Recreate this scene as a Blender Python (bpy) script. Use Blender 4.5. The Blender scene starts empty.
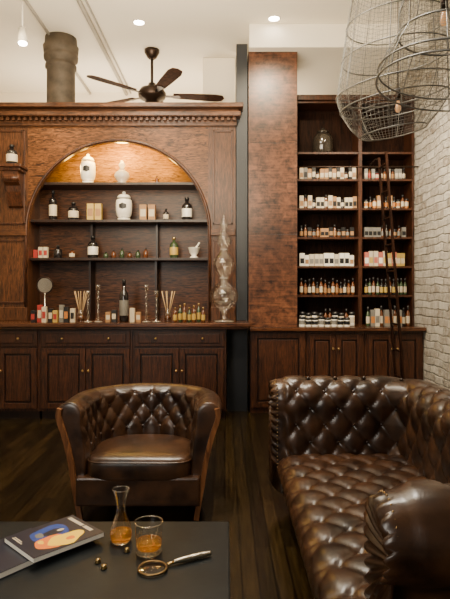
import bpy, bmesh, math, random
from mathutils import Vector, Matrix, Euler
random.seed(7)
F=550.0; CZ=1.3; HY=288.0
def PX(px,d): return (px-225.0)*d/F
def PZ(py,d): return CZ-(py-HY)*d/F
# ---------------------------------------------------------------- materials
def newmat(name):
    m=bpy.data.materials.new(name); m.use_nodes=True
    nt=m.node_tree; b=nt.nodes["Principled BSDF"]
    return m,nt,b
def simple(name,col,rough=0.5,metal=0.0,coat=0.0,spec=0.5,var=0.12,vscale=20,bump=0.0,emit=None,estr=0,trans=0,ior=1.5):
    m,nt,b=newmat(name)
    N=nt.nodes;L=nt.links
    tc=N.new("ShaderNodeTexCoord"); no=N.new("ShaderNodeTexNoise"); no.inputs["Scale"].default_value=vscale
    no.inputs["Detail"].default_value=4
    L.new(tc.outputs["Object"],no.inputs["Vector"])
    mx=N.new("ShaderNodeMix"); mx.data_type='RGBA'
    c=Vector(col)
    mx.inputs[6].default_value=(*(c*(1-var)),1); mx.inputs[7].default_value=(*(c*(1+var)),1)
    L.new(no.outputs["Fac"],mx.inputs[0]); L.new(mx.outputs[2],b.inputs["Base Color"])
    b.inputs["Roughness"].default_value=rough; b.inputs["Metallic"].default_value=metal
    b.inputs["Coat Weight"].default_value=coat; b.inputs["Specular IOR Level"].default_value=spec
    b.inputs["Transmission Weight"].default_value=trans; b.inputs["IOR"].default_value=ior
    if bump>0:
        bp=N.new("ShaderNodeBump"); bp.inputs["Strength"].default_value=bump; bp.inputs["Distance"].default_value=0.004
        L.new(no.outputs["Fac"],bp.inputs["Height"]); L.new(bp.outputs["Normal"],b.inputs["Normal"])
    if emit:
        b.inputs["Emission Color"].default_value=(*emit,1); b.inputs["Emission Strength"].default_value=estr
    return m
def wood(name,c1,c2,scale=(14,14,1.3),rough=0.38,coat=0.1,dist=1.5,fs=3.0,p0=.38,p1=.64,blot=.55,band=None,spec=.35,bmix=.5):
    m,nt,b=newmat(name); N=nt.nodes;L=nt.links
    tc=N.new("ShaderNodeTexCoord"); mp=N.new("ShaderNodeMapping"); mp.inputs["Scale"].default_value=scale
    L.new(tc.outputs["Object"],mp.inputs["Vector"])
    n1=N.new("ShaderNodeTexNoise"); n1.inputs["Scale"].default_value=fs; n1.inputs["Detail"].default_value=8; n1.inputs["Roughness"].default_value=0.68; n1.inputs["Distortion"].default_value=dist
    L.new(mp.outputs[0],n1.inputs["Vector"])
    fac=n1.outputs["Fac"]
    if band:
        mp2=N.new("ShaderNodeMapping"); mp2.inputs["Scale"].default_value=band; L.new(tc.outputs["Object"],mp2.inputs["Vector"])
        n3=N.new("ShaderNodeTexNoise"); n3.inputs["Scale"].default_value=1; n3.inputs["Detail"].default_value=5; L.new(mp2.outputs[0],n3.inputs["Vector"])
        mm=N.new("ShaderNodeMix"); mm.data_type='FLOAT'; mm.inputs[0].default_value=bmix
        L.new(n1.outputs["Fac"],mm.inputs[2]); L.new(n3.outputs["Fac"],mm.inputs[3]); fac=mm.outputs[0]
    n2=N.new("ShaderNodeTexNoise"); n2.inputs["Scale"].default_value=1.4; n2.inputs["Detail"].default_value=3
    L.new(tc.outputs["Object"],n2.inputs["Vector"])
    cr=N.new("ShaderNodeValToRGB"); cr.color_ramp.elements[0].position=p0; cr.color_ramp.elements[1].position=p1
    cr.color_ramp.elements[0].color=(*c1,1); cr.color_ramp.elements[1].color=(*c2,1)
    L.new(fac,cr.inputs[0])
    mx=N.new("ShaderNodeMix"); mx.data_type='RGBA'; mx.blend_type='MULTIPLY'; mx.inputs[0].default_value=blot
    cr2=N.new("ShaderNodeValToRGB"); cr2.color_ramp.elements[0].position=0.3; cr2.color_ramp.elements[1].position=0.7
    cr2.color_ramp.elements[0].color=(0.45,0.42,0.40,1); cr2.color_ramp.elements[1].color=(1.3,1.25,1.15,1)
    L.new(n2.outputs["Fac"],cr2.inputs[0]); L.new(cr.outputs[0],mx.inputs[6]); L.new(cr2.outputs[0],mx.inputs[7])
    L.new(mx.outputs[2],b.inputs["Base Color"])
    b.inputs["Roughness"].default_value=rough; b.inputs["Coat Weight"].default_value=coat; b.inputs["Coat Roughness"].default_value=0.25
    b.inputs["Specular IOR Level"].default_value=spec
    bp=N.new("ShaderNodeBump"); bp.inputs["Strength"].default_value=0.15; bp.inputs["Distance"].default_value=0.002
    L.new(n1.outputs["Fac"],bp.inputs["Height"]); L.new(bp.outputs["Normal"],b.inputs["Normal"])
    return m
M={}
M['woodv']=wood("dark_oak_vertical",(0.010,0.0035,0.0014),(0.125,0.047,0.016),scale=(26,26,2.2),spec=.28)
M['woodh']=wood("dark_oak_horizontal",(0.010,0.0035,0.0014),(0.13,0.049,0.017),scale=(2.2,26,26),spec=.28)
M['woodback']=wood("oak_back_panel",(0.010,0.0035,0.0014),(0.125,0.045,0.015),scale=(2.2,22,20),spec=.25)
M['woodhead']=wood("figured_oak_arch_head",(0.013,0.0045,0.0017),(0.185,0.072,0.022),scale=(2.6,22,15),dist=2.0,p0=.39,p1=.63,spec=.25,coat=.03)
M['woodglow']=wood("glow_tinted_oak_lunette",(0.05,0.022,0.003),(0.27,0.135,0.02),scale=(2.4,20,15),dist=2.0,p0=.36,p1=.66,coat=0,spec=.05)  # back panel oak yellowed and lightened: arch glow put into the colour
M['woodlow']=wood("red_brown_cabinet_wood",(0.0065,0.0022,0.0009),(0.086,0.028,0.010),scale=(22,22,1.8))
M['woodtop']=wood("worktop_wood",(0.03,0.010,0.004),(0.12,0.045,0.018),scale=(1.3,14,14),rough=0.25,coat=0.3)
M['woodshelf']=wood("nearly_black_shelf_wood",(0.005,0.002,0.001),(0.026,0.009,0.004))
M['woodrback']=wood("dark_brown_shelf_back",(0.005,0.002,0.001),(0.030,0.011,0.005),coat=0,spec=.08,rough=.6)
M['woodlight']=wood("walnut_chair_frame",(0.08,0.029,0.010),(0.25,0.10,0.036),rough=0.3,coat=0.3)
M['copper']=wood("mottled_copper_veneer",(0.012,0.0045,0.0022),(0.165,0.064,0.031),scale=(6,6,6),rough=0.36,coat=0.1,dist=.4,fs=2.6,p0=.37,p1=.66,blot=.9,band=(5,5,55),bmix=.33)
M['blade']=wood("fan_blade_wood",(0.02,0.007,0.003),(0.07,0.025,0.011),scale=(6,6,6),rough=.7,coat=0,spec=.1)
M['plaster']=simple("cream_plaster",(0.86,0.77,0.62),rough=0.9,var=0.03,vscale=3)
M['ceil']=simple("ceiling_plaster",(0.86,0.79,0.66),rough=0.9,var=0.03,vscale=2)
M['greywall']=simple("grey_metal_conduit",(0.38,0.35,0.30),rough=0.6,var=0.1,vscale=6)
M['darkpost']=simple("charcoal_painted_post",(0.008,0.010,0.014),rough=0.5)
M['black']=simple("black_metal",(0.012,0.011,0.011),rough=0.4,metal=0.3)
M['bronze']=simple("dark_bronze",(0.035,0.02,0.013),rough=0.35,metal=0.7)
M['wire']=simple("grey_steel_wire",(0.17,0.165,0.15),rough=0.4,metal=0.6)
M['iron']=simple("rusted_iron_pipe",(0.085,0.065,0.045),rough=0.7,metal=0.3,var=0.9,vscale=9,bump=0.6)
M['brass']=simple("brass",(0.62,0.42,0.16),rough=0.28,metal=1.0)
M['oldbrass']=simple("aged_brass_nails",(0.20,0.13,0.06),rough=0.35,metal=1.0)
M['silver']=simple("ornate_tarnished_silver",(0.50,0.45,0.36),rough=0.3,metal=1.0,var=.5,vscale=120,bump=.6)
M['reed']=simple("pale_reed",(0.45,0.30,0.15),rough=0.6)
M['chrome']=simple("chrome",(0.55,0.54,0.52),rough=0.12,metal=1.0)
M['white']=simple("white_ceramic",(0.74,0.69,0.58),rough=0.3,coat=0.3,var=0.04)
M['paper']=simple("cream_paper",(0.50,0.42,0.30),rough=0.7,var=0.06)
M['pages']=simple("white_page_edges",(0.80,0.76,0.66),rough=0.8,var=0.1,vscale=200)
M['kraft']=simple("kraft_box",(0.28,0.14,0.05),rough=0.6)
M['blackglass']=simple("black_glass",(0.010,0.008,0.008),rough=0.12,coat=0.5)
M['amberglass']=simple("amber_glass",(0.10,0.03,0.007),rough=0.12,coat=0.5)
M['greenglass']=simple("green_glass",(0.03,0.05,0.02),rough=0.15,coat=0.5)
M['darkjar']=simple("smoky_jar_glass",(0.025,0.02,0.015),rough=0.1,coat=0.4)
M['red']=simple("red_packaging",(0.28,0.018,0.012),rough=0.5)
M['pink']=simple("rose_packaging",(0.38,0.10,0.07),rough=0.5)
M['orange']=simple("orange_packaging",(0.40,0.14,0.025),rough=0.5)
M['yellowp']=simple("mustard_packaging",(0.42,0.28,0.06),rough=0.5)
M['grey']=simple("grey_packaging",(0.15,0.14,0.12),rough=0.5)
M['slate']=simple("near_black_slate_table_top",(0.010,0.012,0.013),rough=0.40,var=1.0,vscale=5,bump=0.5,spec=0.16)
M['navy']=simple("navy_print",(0.006,0.009,0.025),rough=0.35,coat=0.1)
M['blue']=simple("blue_print",(0.01,0.05,0.26),rough=0.4)
M['skinp']=simple("flame_orange_print",(0.85,0.20,0.015),rough=0.4)
M['yel']=simple("yellow_print",(1.0,0.62,0.02),rough=0.4)
M['whiskey']=simple("pale_amber_spirit",(0.92,0.50,0.12),rough=0.02,trans=0.9,ior=1.12,var=.06,emit=(.9,.32,.04),estr=.04)  # faint emission added so the spirit glows on its own
def thin(name,tint,lo=0.05,hi=.8,pw_=1.5):
    m=bpy.data.materials.new(name); m.use_nodes=True; nt=m.node_tree; N=nt.nodes;L=nt.links
    N.remove(N["Principled BSDF"]); out=[n for n in N if n.type=='OUTPUT_MATERIAL'][0]
    t=N.new("ShaderNodeBsdfTransparent"); g=N.new("ShaderNodeBsdfGlossy"); g.inputs["Roughness"].default_value=.05; g.inputs["Color"].default_value=(1,1,1,1)
    tc=N.new("ShaderNodeTexCoord"); no=N.new("ShaderNodeTexNoise"); no.inputs["Scale"].default_value=8; L.new(tc.outputs["Object"],no.inputs["Vector"])
    mx=N.new("ShaderNodeMix"); mx.data_type='RGBA'; mx.inputs[6].default_value=(*tint,1); mx.inputs[7].default_value=(*[c*.94 for c in tint],1)
    L.new(no.outputs["Fac"],mx.inputs[0]); L.new(mx.outputs[2],t.inputs["Color"])
    lw=N.new("ShaderNodeLayerWeight"); lw.inputs["Blend"].default_value=.35
    pw=N.new("ShaderNodeMath"); pw.operation='POWER'; pw.inputs[1].default_value=pw_; L.new(lw.outputs["Facing"],pw.inputs[0])
    mr=N.new("ShaderNodeMapRange"); mr.inputs[3].default_value=lo; mr.inputs[4].default_value=hi
    L.new(pw.outputs[0],mr.inputs[0])
    ms=N.new("ShaderNodeMixShader"); L.new(mr.outputs[0],ms.inputs[0]); L.new(t.outputs[0],ms.inputs[1]); L.new(g.outputs[0],ms.inputs[2])
    L.new(ms.outputs[0],out.inputs["Surface"]); return m
M['glass']=thin("clear_glass",(0.95,0.95,0.92))
M['lens']=thin("magnifier_lens",(0.97,0.97,0.96),lo=.02,hi=.22)
M['globe']=thin("antique_clear_glass",(0.97,0.96,0.92),lo=.07,hi=.85,pw_=1.4)
M['cut']=simple("cut_glass",(0.75,0.72,0.62),rough=.08,trans=.55,ior=1.25,coat=.6)
# leather
def leather(name,c1,c2):
    m,nt,b=newmat(name); N=nt.nodes;L=nt.links
    tc=N.new("ShaderNodeTexCoord")
    n1=N.new("ShaderNodeTexNoise"); n1.inputs["Scale"].default_value=9; n1.inputs["Detail"].default_value=6
    n2=N.new("ShaderNodeTexVoronoi"); n2.inputs["Scale"].default_value=220
    n3=N.new("ShaderNodeTexNoise"); n3.inputs["Scale"].default_value=14; n3.inputs["Detail"].default_value=3; n3.inputs["Distortion"].default_value=1.0
    for n in (n1,n2,n3): L.new(tc.outputs["Object"],n.inputs["Vector"])
    cr=N.new("ShaderNodeValToRGB"); cr.color_ramp.elements[0].position=0.36; cr.color_ramp.elements[1].position=0.66
    cr.color_ramp.elements[0].color=(*c1,1); cr.color_ramp.elements[1].color=(*c2,1)
    L.new(n1.outputs["Fac"],cr.inputs[0]); L.new(cr.outputs[0],b.inputs["Base Color"])
    mr=N.new("ShaderNodeMapRange"); mr.inputs[3].default_value=0.25; mr.inputs[4].default_value=0.37
    L.new(n3.outputs["Fac"],mr.inputs[0]); L.new(mr.outputs[0],b.inputs["Roughness"])
    b.inputs["Specular IOR Level"].default_value=0.55
    bp=N.new("ShaderNodeBump"); bp.inputs["Strength"].default_value=0.10; bp.inputs["Distance"].default_value=0.001
    bp2=N.new("ShaderNodeBump"); bp2.inputs["Strength"].default_value=0.20; bp2.inputs["Distance"].default_value=0.006
    L.new(n2.outputs["Distance"],bp.inputs["Height"]); L.new(n3.outputs["Fac"],bp2.inputs["Height"])
    L.new(bp2.outputs["Normal"],bp.inputs["Normal"]); L.new(bp.outputs["Normal"],b.inputs["Normal"])
    return m
M['leather']=leather("dark_brown_leather",(0.012,0.0047,0.002),(0.050,0.021,0.0085))
# brick
def brickmat():
    m,nt,b=newmat("whitewashed_brick"); N=nt.nodes;L=nt.links
    tc=N.new("ShaderNodeTexCoord"); sp=N.new("ShaderNodeSeparateXYZ"); cb=N.new("ShaderNodeCombineXYZ")
    L.new(tc.outputs["Object"],sp.inputs[0]); L.new(sp.outputs[1],cb.inputs[0]); L.new(sp.outputs[2],cb.inputs[1])
    wn=N.new("ShaderNodeTexNoise"); wn.inputs["Scale"].default_value=7; wn.inputs["Detail"].default_value=5; L.new(tc.outputs["Object"],wn.inputs["Vector"])
    vm=N.new("ShaderNodeVectorMath"); vm.operation='MULTIPLY_ADD'; vm.inputs[1].default_value=(.10,.07,0)
    L.new(wn.outputs["Color"],vm.inputs[0]); L.new(cb.outputs[0],vm.inputs[2])
    br=N.new("ShaderNodeTexBrick"); br.inputs["Scale"].default_value=1.0
    br.inputs["Brick Width"].default_value=0.22; br.inputs["Row Height"].default_value=0.080; br.inputs["Mortar Size"].default_value=0.010
    br.inputs["Mortar Smooth"].default_value=1.0; br.inputs["Bias"].default_value=0.0
    br.inputs["Color1"].default_value=(0.66,0.60,0.49,1); br.inputs["Color2"].default_value=(0.27,0.21,0.15,1); br.inputs["Mortar"].default_value=(0.36,0.32,0.26,1)
    L.new(vm.outputs[0],br.inputs["Vector"])
    no=N.new("ShaderNodeTexNoise"); no.inputs["Scale"].default_value=13; no.inputs["Detail"].default_value=8; no.inputs["Roughness"].default_value=0.8
    L.new(tc.outputs["Object"],no.inputs["Vector"])
    cr=N.new("ShaderNodeValToRGB"); cr.color_ramp.elements[0].position=0.45; cr.color_ramp.elements[1].position=0.58
    cr.color_ramp.elements[0].color=(0,0,0,1); cr.color_ramp.elements[1].color=(1,1,1,1)
    L.new(no.outputs["Fac"],cr.inputs[0])
    mx=N.new("ShaderNodeMix"); mx.data_type='RGBA'; mx.inputs[7].default_value=(0.76,0.71,0.61,1)
    ml=N.new("ShaderNodeMath"); ml.operation='MULTIPLY'; ml.inputs[1].default_value=0.6
    L.new(cr.outputs[0],ml.inputs[0]); L.new(ml.outputs[0],mx.inputs[0]); L.new(br.outputs["Color"],mx.inputs[6]); L.new(mx.outputs[2],b.inputs["Base Color"])
    b.inputs["Roughness"].default_value=0.9
    ad=N.new("ShaderNodeMath"); ad.operation='MULTIPLY_ADD'; ad.inputs[1].default_value=-0.7
    L.new(br.outputs["Fac"],ad.inputs[0]); L.new(no.outputs["Fac"],ad.inputs[2])
    bp=N.new("ShaderNodeBump"); bp.inputs["Strength"].default_value=1.0; bp.inputs["Distance"].default_value=0.05
    L.new(ad.outputs[0],bp.inputs["Height"]); L.new(bp.outputs["Normal"],b.inputs["Normal"])
    return m
M['brick']=brickmat()
def floormat():
    m,nt,b=newmat("dark_plank_floor"); N=nt.nodes;L=nt.links
    tc=N.new("ShaderNodeTexCoord"); sp=N.new("ShaderNodeSeparateXYZ"); cb=N.new("ShaderNodeCombineXYZ")
    L.new(tc.outputs["Object"],sp.inputs[0]); L.new(sp.outputs[1],cb.inputs[0]); L.new(sp.outputs[0],cb.inputs[1])
    br=N.new("ShaderNodeTexBrick"); br.inputs["Scale"].default_value=1.0; br.offset=0.37
    br.inputs["Brick Width"].default_value=1.7; br.inputs["Row Height"].default_value=0.075; br.inputs["Mortar Size"].default_value=0.003
    br.inputs["Color1"].default_value=(0.024,0.014,0.0042,1); br.inputs["Color2"].default_value=(0.006,0.004,0.0014,1); br.inputs["Mortar"].default_value=(0.001,0.001,0.0008,1)
    L.new(cb.outputs[0],br.inputs["Vector"])
    mp=N.new("ShaderNodeMapping"); mp.inputs["Scale"].default_value=(30,2,1); L.new(tc.outputs["Object"],mp.inputs[0])
    no=N.new("ShaderNodeTexNoise"); no.inputs["Scale"].default_value=2; no.inputs["Detail"].default_value=8; L.new(mp.outputs[0],no.inputs["Vector"])
    cr=N.new("ShaderNodeValToRGB"); cr.color_ramp.elements[0].color=(0.35,0.35,0.35,1); cr.color_ramp.elements[1].color=(1.5,1.5,1.4,1)
    cr.color_ramp.elements[0].position=0.3; cr.color_ramp.elements[1].position=0.7
    L.new(no.outputs["Fac"],cr.inputs[0])
    mx=N.new("ShaderNodeMix"); mx.data_type='RGBA'; mx.blend_type='MULTIPLY'; mx.inputs[0].default_value=1
    L.new(br.outputs["Color"],mx.inputs[6]); L.new(cr.outputs[0],mx.inputs[7]); L.new(mx.outputs[2],b.inputs["Base Color"])
    mr=N.new("ShaderNodeMapRange"); mr.inputs[3].default_value=0.14; mr.inputs[4].default_value=0.32
    L.new(no.outputs["Fac"],mr.inputs[0]); L.new(mr.outputs[0],b.inputs["Roughness"])
    b.inputs["Specular IOR Level"].default_value=0.35
    bp=N.new("ShaderNodeBump"); bp.inputs["Strength"].default_value=0.6; bp.inputs["Distance"].default_value=0.004; bp.invert=True
    L.new(br.outputs["Fac"],bp.inputs["Height"]); L.new(bp.outputs["Normal"],b.inputs["Normal"])
    return m
M['floor']=floormat()
M['bulb']=simple("warm_bulb",(0.25,0.12,0.05),rough=.15,emit=(1,0.5,0.2),estr=.5)
M['downl']=simple("downlight_lens",(1,0.95,0.85),emit=(1,0.9,0.75),estr=40)
# ---------------------------------------------------------------- builder
class MB:
    def __init__(s): s.bm=bmesh.new(); s.mats=[]
    def mi(s,k):
        m=M[k]
        if m not in s.mats: s.mats.append(m)
        return s.mats.index(m)
    def box(s,x0,x1,y0,y1,z0,z1,mat,bev=0.0,rot=None):
        i=s.mi(mat)
        r=bmesh.ops.create_cube(s.bm,size=1.0)
        vs=r['verts']
        c=Vector(((x0+x1)/2,(y0+y1)/2,(z0+z1)/2))
        for v in vs:
            v.co=Vector((v.co.x*(x1-x0),v.co.y*(y1-y0),v.co.z*(z1-z0)))
            if rot is not None: v.co=rot@v.co
            v.co+=c
        fs=set(f for v in vs for f in v.link_faces)
        for f in fs: f.material_index=i
        if bev>0:
            es=list(set(e for v in vs for e in v.link_edges))
            bmesh.ops.bevel(s.bm,geom=es,offset=bev,segments=2,affect='EDGES',profile=0.6)
        return s
    def lathe(s,cx,cy,z0,prof,mat,seg=20,matf=None,sx=1.0,sy=1.0):
        rings=[]
        for r,z in prof:
            if r<1e-5: rings.append([s.bm.verts.new((cx,cy,z0+z))])
            else: rings.append([s.bm.verts.new((cx+r*sx*math.cos(2*math.pi*k/seg),cy+r*sy*math.sin(2*math.pi*k/seg),z0+z)) for k in range(seg)])
        for j in range(len(rings)-1):
            a,b=rings[j],rings[j+1]
            mm=s.mi(mat if matf is None else matf(j))
            for k in range(seg):
                k2=(k+1)%seg
                try:
                    if len(a)==1 and len(b)==1: continue
                    if len(a)==1: f=s.bm.faces.new((a[0],b[k2],b[k]))
                    elif len(b)==1: f=s.bm.faces.new((a[k],a[k2],b[0]))
                    else: f=s.bm.faces.new((a[k],a[k2],b[k2],b[k]))
                    f.material_index=mm; f.smooth=True
                except ValueError: pass
        return s
    def tube(s,pts,r,mat,seg=8,closed=False,rect=None):
        i=s.mi(mat); pts=[Vector(p) for p in pts]; n=len(pts); rings=[]
        up0=None
        for k,p in enumerate(pts):
            if closed: t=(pts[(k+1)%n]-pts[k-1]).normalized()
            else: t=(pts[min(k+1,n-1)]-pts[max(k-1,0)]).normalized()
            if up0 is None: up0=Vector((0,0,1)) if abs(t.z)<0.9 else Vector((0,1,0))
            a=t.cross(up0)
            if a.length<1e-4: a=t.cross(Vector((1,0,0)))
            a.normalize(); b=a.cross(t).normalized(); up0=b
            rr=r[k] if isinstance(r,(list,tuple)) else r
            if rect:
                w,h=rect; rings.append([s.bm.verts.new(p+a*w*u+b*h*v) for u,v in ((-.5,-.5),(.5,-.5),(.5,.5),(-.5,.5))])
            else: rings.append([s.bm.verts.new(p+(a*math.cos(2*math.pi*q/seg)+b*math.sin(2*math.pi*q/seg))*rr) for q in range(seg)])
        m=len(rings[0])
        for k in range(n if closed else n-1):
            A=rings[k];B=rings[(k+1)%n]
            for q in range(m):
                f=s.bm.faces.new((A[q],A[(q+1)%m],B[(q+1)%m],B[q])); f.material_index=i; f.smooth=not rect
        if not closed:
            for R in (rings[0],rings[-1]):
                f=s.bm.faces.new(R); f.material_index=i
        return s
    def ring(s,c,r,tr,mat,seg=28,tilt=None,tseg=6):
        pts=[]
        for k in range(seg):
            v=Vector((r*math.cos(2*math.pi*k/seg),r*math.sin(2*math.pi*k/seg),0))
            if tilt is not None: v=tilt@v
            pts.append(Vector(c)+v)
        return s.tube(pts,tr,mat,seg=tseg,closed=True)
    def sphere(s,c,r,mat,seg=10,sz=1.0):
        n=seg//2; prof=[(r*math.sin(math.pi*k/n),-r*sz*math.cos(math.pi*k/n)) for k in range(n+1)]
        return s.lathe(c[0],c[1],c[2],prof,mat,seg)
    def poly(s,pts,mat):
        f=s.bm.faces.new([s.bm.verts.new(p) for p in pts]); f.material_index=s.mi(mat); return f
    def prism(s,pts,dv,mat):
        i=s.mi(mat); a=[s.bm.verts.new(p) for p in pts]; b=[s.bm.verts.new(Vector(p)+Vector(dv)) for p in pts]; n=len(a)
        fs=[s.bm.faces.new(a),s.bm.faces.new(list(reversed(b)))]
        for k in range(n): fs.append(s.bm.faces.new((a[k],b[k],b[(k+1)%n],a[(k+1)%n])))
        for f in fs: f.material_index=i
        return s
    def done(s,name,origin=(0,0,0),parent=None,label=None,category=None,group=None,kind=None,keepn=False):
        o=Vector(origin)
        if not keepn: bmesh.ops.recalc_face_normals(s.bm,faces=s.bm.faces)
        for v in s.bm.verts: v.co-=o
        me=bpy.data.meshes.new(name); s.bm.to_mesh(me); s.bm.free()
        for m in s.mats: me.materials.append(m)
        ob=bpy.data.objects.new(name,me); bpy.context.collection.objects.link(ob)
        setup(ob,o,parent,label,category,group,kind); return ob
WORLD={}
def setup(ob,o,parent,label,category,group,kind):
    o=Vector(o); WORLD[ob.name]=o.copy()
    if parent is not None:
        ob.parent=parent; ob.location=o-WORLD[parent.name]
    else: ob.location=o
    if label: ob["label"]=label
    if category: ob["category"]=category
    if group: ob["group"]=group
    if kind: ob["kind"]=kind
def empty(name,o,label,category,group=None,parent=None):
    e=bpy.data.objects.new(name,None); e.empty_display_size=0.1; bpy.context.collection.objects.link(e)
    setup(e,o,parent,label,category,group,None); return e
def dup(ob,loc,rotz=0,label=None,parent=None):
    c=ob.copy(); bpy.context.collection.objects.link(c)
    if parent is None:
        c.location=loc; c.rotation_euler=(0,0,rotz)
        if label: c["label"]=label
    else: c.parent=parent
    WORLD[c.name]=Vector(loc)
    for ch in ob.children: dup(ch,ch.location,0,None,c)
    return c
def struct(name,x0,x1,y0,y1,z0,z1,mat):
    return MB().box(x0,x1,y0,y1,z0,z1,mat).done(name,((x0+x1)/2,(y0+y1)/2,z0),kind="structure")
# ---------------------------------------------------------------- room
CE=4.0; XW=2.075
MB().box(-3.6,XW+.2,-1.5,7.8,-0.1,0.0,'floor').done("floor",(0,0,0),kind="structure")
MB().box(-3.6,XW+.2,-1.5,7.8,CE,CE+.1,'ceil').done("ceiling",(0,0,CE),kind="structure")
MB().box(XW,XW+.2,-1.5,7.8,0,CE,'brick').done("wall_right",(XW,0,0),kind="structure")
struct("wall_left",-3.8,-3.6,-1.5,7.8,0,CE,'plaster')
struct("wall_back",-3.6,XW,7.6,7.8,0,CE,'plaster')
struct("trim_1",PX(203,6.5),.115,6.45,6.9,0,CE-.001,'plaster')
struct("trim_2",.25,XW,5.62,7.0,3.76,CE-.001,'ceil')
struct("trim_3",.12,.235,5.77,6.35,.96,3.86,'darkpost')
struct("trim_4",.02,.235,5.8,6.35,0,.90,'darkpost')  # post foot, widened by an added dark panel so the gap looks dark
struct("wall_partition",.26,XW,6.32,6.42,0,3.3,'woodshelf')
# ---------------------------------------------------------------- cabinet units
def knob(parent,x,y,z,mat='brass'):
    b=MB(); b.sphere((x,y-.014,z),.013,mat,10); b.tube([(x,y,z),(x,y-.012,z)],.006,mat)
    return b.done("knob",(x,y,z),parent=parent,label="small round brass knob")
def panel_front(b,x0,x1,z0,z1,y,mat,fr=.055):
    t=.024
    b.box(x0,x0+fr,y-t,y,z0,z1,mat,.003); b.box(x1-fr,x1,y-t,y,z0,z1,mat,.003)
    b.box(x0+fr,x1-fr,y-t,y,z1-fr,z1,mat,.003); b.box(x0+fr,x1-fr,y-t,y,z0,z0+fr,mat,.003)
    b.box(x0+fr,x1-fr,y-.003,y,z0+fr,z1-fr,'woodshelf')
    b.box(x0+fr+.016,x1-fr-.016,y-.019,y-.003,z0+fr+.016,z1-fr-.016,mat,.007)
def base_unit(x0,x1,yf,yb,H,ndoor,mat,label,drawer=True):
    e=empty("base_cabinet",((x0+x1)/2,(yf+yb)/2,0),label,"cabinet")
    y=yf+.024
    b=MB(); b.box(x0,x1,y,yb,.08,H,mat); b.box(x0+.01,x1-.01,y+.03,yb,0.0,.08,'woodshelf')
    b.done("body",((x0+x1)/2,y,0),parent=e)
    zt=H-.035
    if drawer:
        b=MB(); zd=H-.19
        b.box(x0+.02,x1-.02,y-.022,y-.0005,zd,zt,mat,.004); b.box(x0+.06,x1-.06,y-.030,y-.022,zd+.03,zt-.03,mat,.006)
        d=b.done("drawer",((x0+x1)/2,y,zd),parent=e)
        n=2 if x1-x0>.6 else 1
        for i in range(n):
            knob(d,x0+(x1-x0)*((.5) if n==1 else (.25+.5*i)),y-.030,(zd+zt)/2)
        zt=zd-.02
    w=(x1-x0-.04)/ndoor
    for i in range(ndoor):
        a=x0+.02+i*w+.003; c=a+w-.006
        b=MB(); panel_front(b,a,c,.11,zt,y-.0005,mat)
        d=b.done("door",((a+c)/2,y,.11),parent=e)
        kx=(c-.025) if (i%2==0) else (a+.025)
        knob(d,kx,y-.0245,zt-.22 if drawer else zt-.15)
    return e
dL=5.42; k=dL/F
base_unit(-3.2,PX(-2,dL)-.004-.4,dL,6.1,.915,2,'woodlow',"dark red-brown wooden base cabinet under the long counter")
base_unit(-2.638,PX(39,dL),dL,6.1,.915,2,'woodlow',"dark red-brown wooden base cabinet with drawer and panelled doors")
base_unit(PX(39,dL)+.003,PX(132,dL),dL,6.1,.915,2,'woodlow',"dark red-brown base cabinet with wide drawer over two panelled doors")
base_unit(PX(132,dL)+.003,.01,dL,6.1,.915,2,'woodlow',"dark red-brown base cabinet with two panelled doors beside the charcoal post")
b=MB(); b.box(-3.25,.252,5.36,6.15,.917,.957,'woodtop',.008); b.box(-3.25,.235,5.385,5.41,.895,.916,'woodtop',.004)
b.done("worktop",(-1.4,5.36,.917),label="long polished dark wood counter top below the arched hutch",category="counter")
WT=.957
dR=5.7
e=empty("end_cabinet",(.55,5.9,0),"panelled wooden cabinet under the copper-toned column","cabinet")
b=MB(); b.box(.262,.842,dR+.024,6.3,0,.855,'woodlow'); b.done("body",(.55,5.9,0),parent=e)
b=MB(); panel_front(b,.272,.832,.06,.84,dR+.0235,'woodlow',.06); b.done("door",(.55,dR,.06),parent=e)
base_unit(.846,1.45,dR,6.3,.855,2,'woodlow',"dark wooden base cabinet under the product shelves",drawer=False)
base_unit(1.454,2.06,dR,6.3,.855,2,'woodlow',"dark wooden base cabinet beside the whitewashed brick wall",drawer=False)
MB().box(.255,2.07,5.65,6.31,.857,.892,'woodtop',.006).done("worktop",(1.2,5.65,.857),label="narrow dark wood counter below the product shelves",category="counter")
WR=.892
b=MB(); b.box(.246,.750,5.726,6.30,WR+.001,3.758,'black')
zs=[WR+.001,1.86,2.81,3.758]
for a_,c_ in zip(zs,zs[1:]): b.box(.244,.752,5.72,6.301,a_+.001,c_-.001,'copper',.002)
b.done("wooden_column",(.49,6.0,WR),label="tall square column clad in mottled copper-brown veneer",category="column")
# ---------------------------------------------------------------- hutch
yH=5.75; yB=6.13
xl,xr=PX(28,yH),PX(208,yH); cx=(xl+xr)/2; R=(xr-xl)/2; zc=1.885; xE=.112; xS=-3.1; zT=3.04
H=empty("arched_hutch",(cx,5.95,WT+.001),"large dark oak apothecary hutch with an arched opening and cornice","cabinet")
b=MB(); b.box(xS,xE,yB-.02,yB,WT+.001,2.40,'woodback'); b.box(xS,xE,yB-.02,yB,2.40,3.1,'woodglow')
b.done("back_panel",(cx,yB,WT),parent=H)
b=MB(); z0=WT+.002
n=40; ii=b.mi('woodhead')
fr=[];ft=[];bk=[];bt=[]
for q in range(n+1):
    t=math.pi*(1-q/n); x=cx+R*math.cos(t); z=zc+R*math.sin(t)
    fr.append(b.bm.verts.new((x,yH,z))); ft.append(b.bm.verts.new((x,yH,zT)))
    bk.append(b.bm.verts.new((x,yH+.05,z))); bt.append(b.bm.verts.new((x,yH+.05,zT)))
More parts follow.
